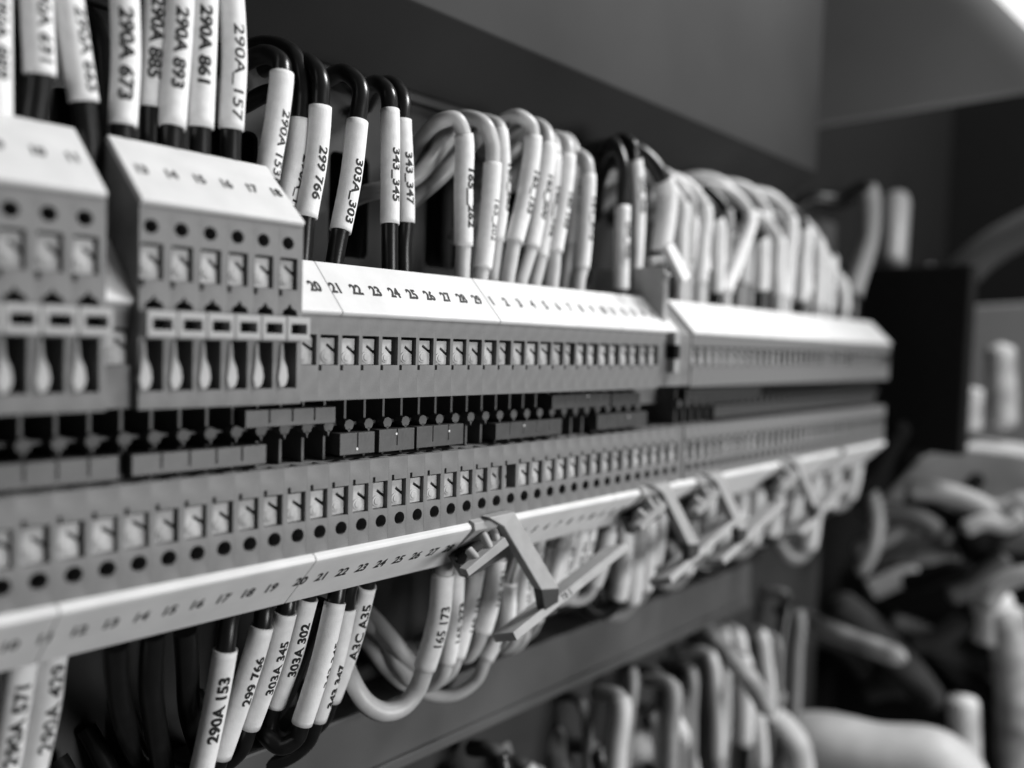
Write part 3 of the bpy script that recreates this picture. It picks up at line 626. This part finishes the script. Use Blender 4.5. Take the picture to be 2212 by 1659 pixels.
for pts, lab in (([(250, 1390, 14), (255, 1470, 20), (270, 1560, 26), (330, 1700, 44)], 'black wire dropping through the dark left of sleeve 290A 153'),
                 ([(330, 1370, 14), (325, 1470, 18), (335, 1560, 24), (360, 1700, 30)], 'thick black wire in front of the lower duct at the left'),
                 ([(400, 1360, 14), (405, 1440, 18), (410, 1540, 26), (440, 1640, 40)], 'black wire dropping just left of the sleeve 290A 153'),
                 ([(690, 1300, 18), (650, 1420, 24), (600, 1530, 30), (560, 1560, 42)], 'black wire between the sleeves 303A 302 and the smooth one')):
    mb = MB(); path, _ = crom(ps(pts), 9); sweep(mb, path, 2.3, 14); tag(put('black_wire', mb.mesh('wire', BLACKW, org=path[0]), None, path[0]), lab, 'wire', 'bare black wires below the lower strip')

# ------------------------------------------------------------------ far end of the cabinet, out of focus
def boxthing(name, x0, x1, y0, y1, z0, z1, m, label, cat, bv=1.2, parts=None, group=None):
    o0 = ((x0 + x1) / 2, (y0 + y1) / 2, z0)
    o = put(name, MB().box(x0, x1, y0, y1, z0, z1).mesh(name, m, bv, org=o0), None, o0); tag(o, label, cat, group); return o
XD = 462
a = atx(1928, 576, XD); b = atx(2074, 985, XD)
print('device', a, b)
boxthing('relay_module', XD, XD + 14, b.y, 45, b.z, a.z, DARKBOX, 'tall black module standing at the far end of the terminal row', 'module')
# far cabinet side wall with a dark recess below a grey upper part
WALLM = mat('side_wall_paint', .33, .7, .06, 20, .1)
XW = 456
w0 = atx(1960, 238, XW)
tag(put('side_wall', MB().box(XW, XW + 6, -118, 66, w0.z, 300).mesh('side_wall', WALLM, 1)), kind='structure')
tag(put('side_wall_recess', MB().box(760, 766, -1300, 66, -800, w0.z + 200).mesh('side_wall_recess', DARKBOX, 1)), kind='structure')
def bgw(name, pts, r, m, label, cat, X0=560, group=None, prof=None):
    """a soft far cable or tube; pts = (px, py[, x plane])"""
    P = [atx(p[0], p[1], p[2] if len(p) > 2 else X0) for p in pts]
    path, _ = crom(P, 9); mb = MB(); sweep(mb, path, r, 16, prof=prof or (lambda t: min(1, t * (1 - t) * 16 + .004) ** .5))
    return tag(put(name, mb.mesh(name, m, org=P[0]), None, P[0]), label, cat, group)
def bgbox(name, q, X0, dx, m, label, cat):
    """a far housing: outline q seen at plane x = X0, dx deep"""
    P = [atx(a[0], a[1], X0) for a in q]
    return tag(put(name, MB().slab(P, (dx, 0, 0)).mesh(name, m, 2.0, org=P[0]), None, P[0]), label, cat)
PALEBG2 = mat('bright_far_plastic', .62, .6)
DARKC = mat('dim_far_cable', .07, .7)
PB = mat('pale_far_cable', .34, .6, .6, 70); WB = mat('white_far_cable', .5, .6, .4, 70); GBm = mat('grey_far_cable', .16, .5)
GX = 'blurred far cables in the lower right'
G2 = 'pale blurred tubes beside the black far module'
bgbox('enclosure', [(2090, 660), (2420, 640), (2420, 1400), (2085, 1400)], 640, 30, MIDBG, 'blurred grey enclosure right of the black far module', 'enclosure')
bgw('pale_tube', [(2066, 600), (2068, 650), (2066, 712)], 7.0, PB, 'short pale blurred tube standing on top of the black far module', 'tube', 540, G2)
bgw('pale_tube', [(2160, 740), (2163, 840), (2168, 930)], 8.0, PB, 'tallest pale blurred tube near the right picture edge', 'tube', 560, G2)
bgw('pale_tube', [(2096, 835), (2094, 880), (2092, 935)], 7.0, PB, 'short pale blurred tube touching the right side of the black module', 'tube', 540, G2)
bgw('grey_cable', [(1925, 590, 470), (1932, 500, 490), (1938, 425, 520)], 7.5, GBm, 'dim grey blurred upright cable above the far module', 'cable')
bgw('grey_cable', [(1990, 700), (2070, 600), (2150, 530), (2330, 440)], 11, DARKC, 'broad dim grey cable rising diagonally at the right picture edge', 'cable', 600)
bgw('grey_cable', [(1990, 590), (2030, 610), (2062, 606)], 8, GBm, 'short grey cable bending over the black far module', 'cable', 560)
# pale trunking and its dark round opening, right edge
bgbox('cable_trunking', [(1985, 990), (2060, 962), (2460, 1010), (2460, 1130), (1900, 1140), (1898, 1085)], 520, 60, PALEBG, 'large pale blurred trunking at the right picture edge', 'trunking')
bgw('striped_bar', [(1872, 1172), (1990, 1160), (2420, 1170)], 7, GBm, 'dark horizontal blurred bar under the pale trunking', 'bar', 515)
bgw('striped_bar', [(1880, 1212), (1980, 1200), (2080, 1190)], 6, PB, 'pale horizontal blurred bar under the dark one', 'bar', 515)
bgw('round_plug', [(2116, 1172, 505), (2119, 1172, 530)], 12, DARKBOX, 'round black blurred plug in front of the striped bars', 'plug')
bgbox('enclosure', [(1700, 1240), (2100, 1215), (2500, 1240), (2500, 1700), (1560, 1700), (1600, 1300)], 560, 80, DARKBOX, 'large dark blurred enclosure in the lower right corner', 'enclosure')
bgw('pale_tube', [(2143, 1275), (2144, 1335), (2141, 1392)], 10, PALEBG2, 'bright oval blurred tube end near the right picture edge', 'tube', 500, G2)
bgw('pale_cable', [(1700, 1318, 460), (1770, 1352, 450), (1850, 1385, 440), (1960, 1424, 430)], 5.2, PB, 'pale blurred cable lying diagonally in the dark lower right', 'cable', 450, GX)
bgw('white_cable', [(2080, 1500), (2083, 1580), (2087, 1720)], 7.5, WB, 'bright upright blurred cable near the lower right corner', 'cable', 470, GX)
bgw('grey_cable', [(2165, 1300), (2190, 1450), (2200, 1720)], 10, PB, 'greyish upright blurred cable in the lower right corner', 'cable', 500, GX)
bgw('broad_conduit', [(1640, 1730, 400), (1740, 1615, 405), (1900, 1640, 410), (2040, 1665, 415), (2060, 1800, 415)], 17, PALEBG, 'broad pale blurred conduit along the bottom right of the picture', 'conduit', 420)
bgw('white_cable', [(1588, 1720, 370), (1612, 1600, 370), (1668, 1556, 372), (1715, 1600, 374), (1735, 1720, 376)], 6.6, WB, 'white blurred cable loop at the bottom edge', 'cable', 370, GX)
bgw('pale_cable', [(1500, 1330, 330), (1560, 1400, 325), (1620, 1470, 320), (1668, 1545, 315)], 4.4, PB, 'pale blurred cable running diagonally down from the lower duct', 'cable', 330, GX)
bgw('pale_cable', [(1505, 1345, 345), (1530, 1420, 345), (1500, 1480, 345), (1470, 1600, 345), (1466, 1720, 345)], 5.0, GREYW, 'grey blurred cable dropping beside the diagonal one', 'cable', 345, GX)
bgw('pale_cable', [(1556, 1480, 340), (1560, 1560, 340), (1548, 1720, 340)], 4.4, PB, 'pale blurred cable standing between the loop and the grey one', 'cable', 340, GX)
bgw('grey_cable', [(1410, 1400, 310), (1412, 1450, 310), (1406, 1500, 312)], 3.6, GREYW, 'short grey blurred wire hanging under the lower duct', 'wire', 310, GX)
GY = 'blurred sleeved wires of the next row down'
for i, (pts, r_, m_) in enumerate((([(1248, 1478, 262), (1262, 1560, 258), (1270, 1720, 255)], 3.6, PB), ([(1120, 1500, 235), (1180, 1560, 232), (1205, 1640, 230), (1215, 1720, 230)], 5.0, PB),
        ([(1050, 1560, 205), (1075, 1600, 203), (1092, 1720, 200)], 4.2, PB), ([(930, 1600, 178), (950, 1640, 176), (962, 1720, 174)], 4.0, GREYW), ([(1290, 1690, 275), (1350, 1625, 280), (1400, 1610, 290), (1460, 1660, 300), (1470, 1720, 300)], 6.5, PB),
        ([(1170, 1500, 240), (1150, 1600, 238), (1150, 1720, 236)], 3.0, GREYW))):
    bgw('pale_wire', pts, r_, m_, ('upright pale blurred sleeve left of the dark hollow at the bottom', 'wide pale blurred sleeve leaning right under the lower duct', 'pale blurred sleeve at the bottom beneath the duct lip', 'greyish blurred sleeve farthest left under the duct lip', 'broad pale blurred hump of cable at the bottom centre', 'thin grey blurred wire between two pale sleeves at the bottom')[i], 'wire', 250, GY)
# glowing slab added for the bright outside past the cabinet's top right corner
LIT = mat('daylight', .8); LIT.node_tree.nodes['Principled BSDF'].inputs['Emission Color'].default_value = (1, 1, 1, 1); LIT.node_tree.nodes['Principled BSDF'].inputs['Emission Strength'].default_value = 1.0
tag(put('exterior', MB().slab([atx(2138, -20, 445), atx(2226, 68, 445), atx(2460, 302, 445), atx(2460, -200, 445), atx(1958, -200, 445)], (8, 0, 0)).mesh('exterior', LIT, 1)), 'glowing slab for the bright window in the top right corner', 'exterior')

# dense dim tangle of cables that fills the lower right, far behind the sharp zone
rj = random.Random(11); GJ = 'tangled cables at the far lower right'
JM = [GREYW, GREYW2, mat('tangle_grey', .05, .7, spec=.2), mat('tangle_dark', .025, .7, spec=.2), PB]
for i in range(18):
    X0 = rj.uniform(470, 540); px = rj.uniform(1700, 2190); py = rj.uniform(1330, 1480)
    if i % 3 == 0: X0 = rj.uniform(330, 370); px = rj.uniform(1330, 1640); py = rj.uniform(1540, 1640)
    a_ = rj.uniform(-.5, .9) if i % 3 else rj.uniform(1.0, 2.1); L = rj.uniform(240, 420); P = []
    px -= L / 2 * math.cos(a_); py -= L / 2 * math.sin(a_)
    for k in range(5):
        P.append((px, max(py, 1290 if i % 3 else 1470), X0 + k * 4)); px += L / 4 * math.cos(a_); py += L / 4 * math.sin(a_); a_ += rj.uniform(-.5, .5)
    bgw('tangled_cable', P, rj.uniform(4, 9) if i % 3 else rj.uniform(2.6, 4.2), JM[rj.choice((2, 3, 3)) if i % 3 else rj.choice((0, 1, 2))], 'one of the dim blurred tangled cables in the dark lower right', 'cable', 450, GJ)

# dense row of sleeved wires of the next terminal row, hanging just under the lower duct
rn = random.Random(3)
for i in range(30):
    x = 176 + i * 7.4 + rn.uniform(-2, 2); y = rn.uniform(18, 27); z0 = -124 - rn.uniform(0, 10); L = rn.uniform(34, 62)
    lean = rn.uniform(-20, 16); r_ = rn.uniform(2.0, 3.9); y += rn.uniform(-4, 12); z0 -= rn.choice((0, 0, 12, 24))
    if rn.random() < .28: continue
    P = [Vector((x + lean, y + 14, z0 - 2)), Vector((x + lean * .8, y + 2, z0)), Vector((x + lean * .3, y, z0 - L * .4)), Vector((x, y - 1, z0 - L)), Vector((x, y, z0 - L - 30))]
    path, ix = crom(P, 7); o0 = P[1]; t = thing('sleeved_wire', 'blurred sleeved wire in the crowded row hanging under the lower duct', 'wire', o0, 'crowded sleeved wires under the lower duct')
    mb = MB(); sweep(mb, path, r_ * .8, 12); put('insulation', mb.mesh('insulation', rn.choice((GREYW, BLACKW, GREYW2, DARKC)), org=o0), t)
    mb = MB(); tube(mb, path[ix[1]:ix[3] + 1], r_, seg=16); put('marker_sleeve', mb.mesh('sleeve', rn.choice((SLEEVE2, GREYW2, GREYW, MIDBG, PALEW, BLACKW)), org=o0), t)

for i in range(16):
    X0 = rj.uniform(445, 500); px = rj.uniform(1860, 2180); py = rj.uniform(1010, 1290); a_ = rj.uniform(-1.2, .6); L = rj.uniform(120, 260); P = []
    px -= L / 2 * math.cos(a_); py -= L / 2 * math.sin(a_)
    for k in range(4):
        P.append((px, py, X0 + k * 4)); px += L / 3 * math.cos(a_); py += L / 3 * math.sin(a_); a_ += rj.uniform(-.7, .7)
    bgw('tangled_cable', P, rj.uniform(2.5, 6), rj.choice((DARKC, GREYW, GREYW2, PB, DARKBOX, GREYW)), 'one of the blurred cables draped over the pale trunking at the right edge', 'cable', 450, 'cables draped over the far trunking')
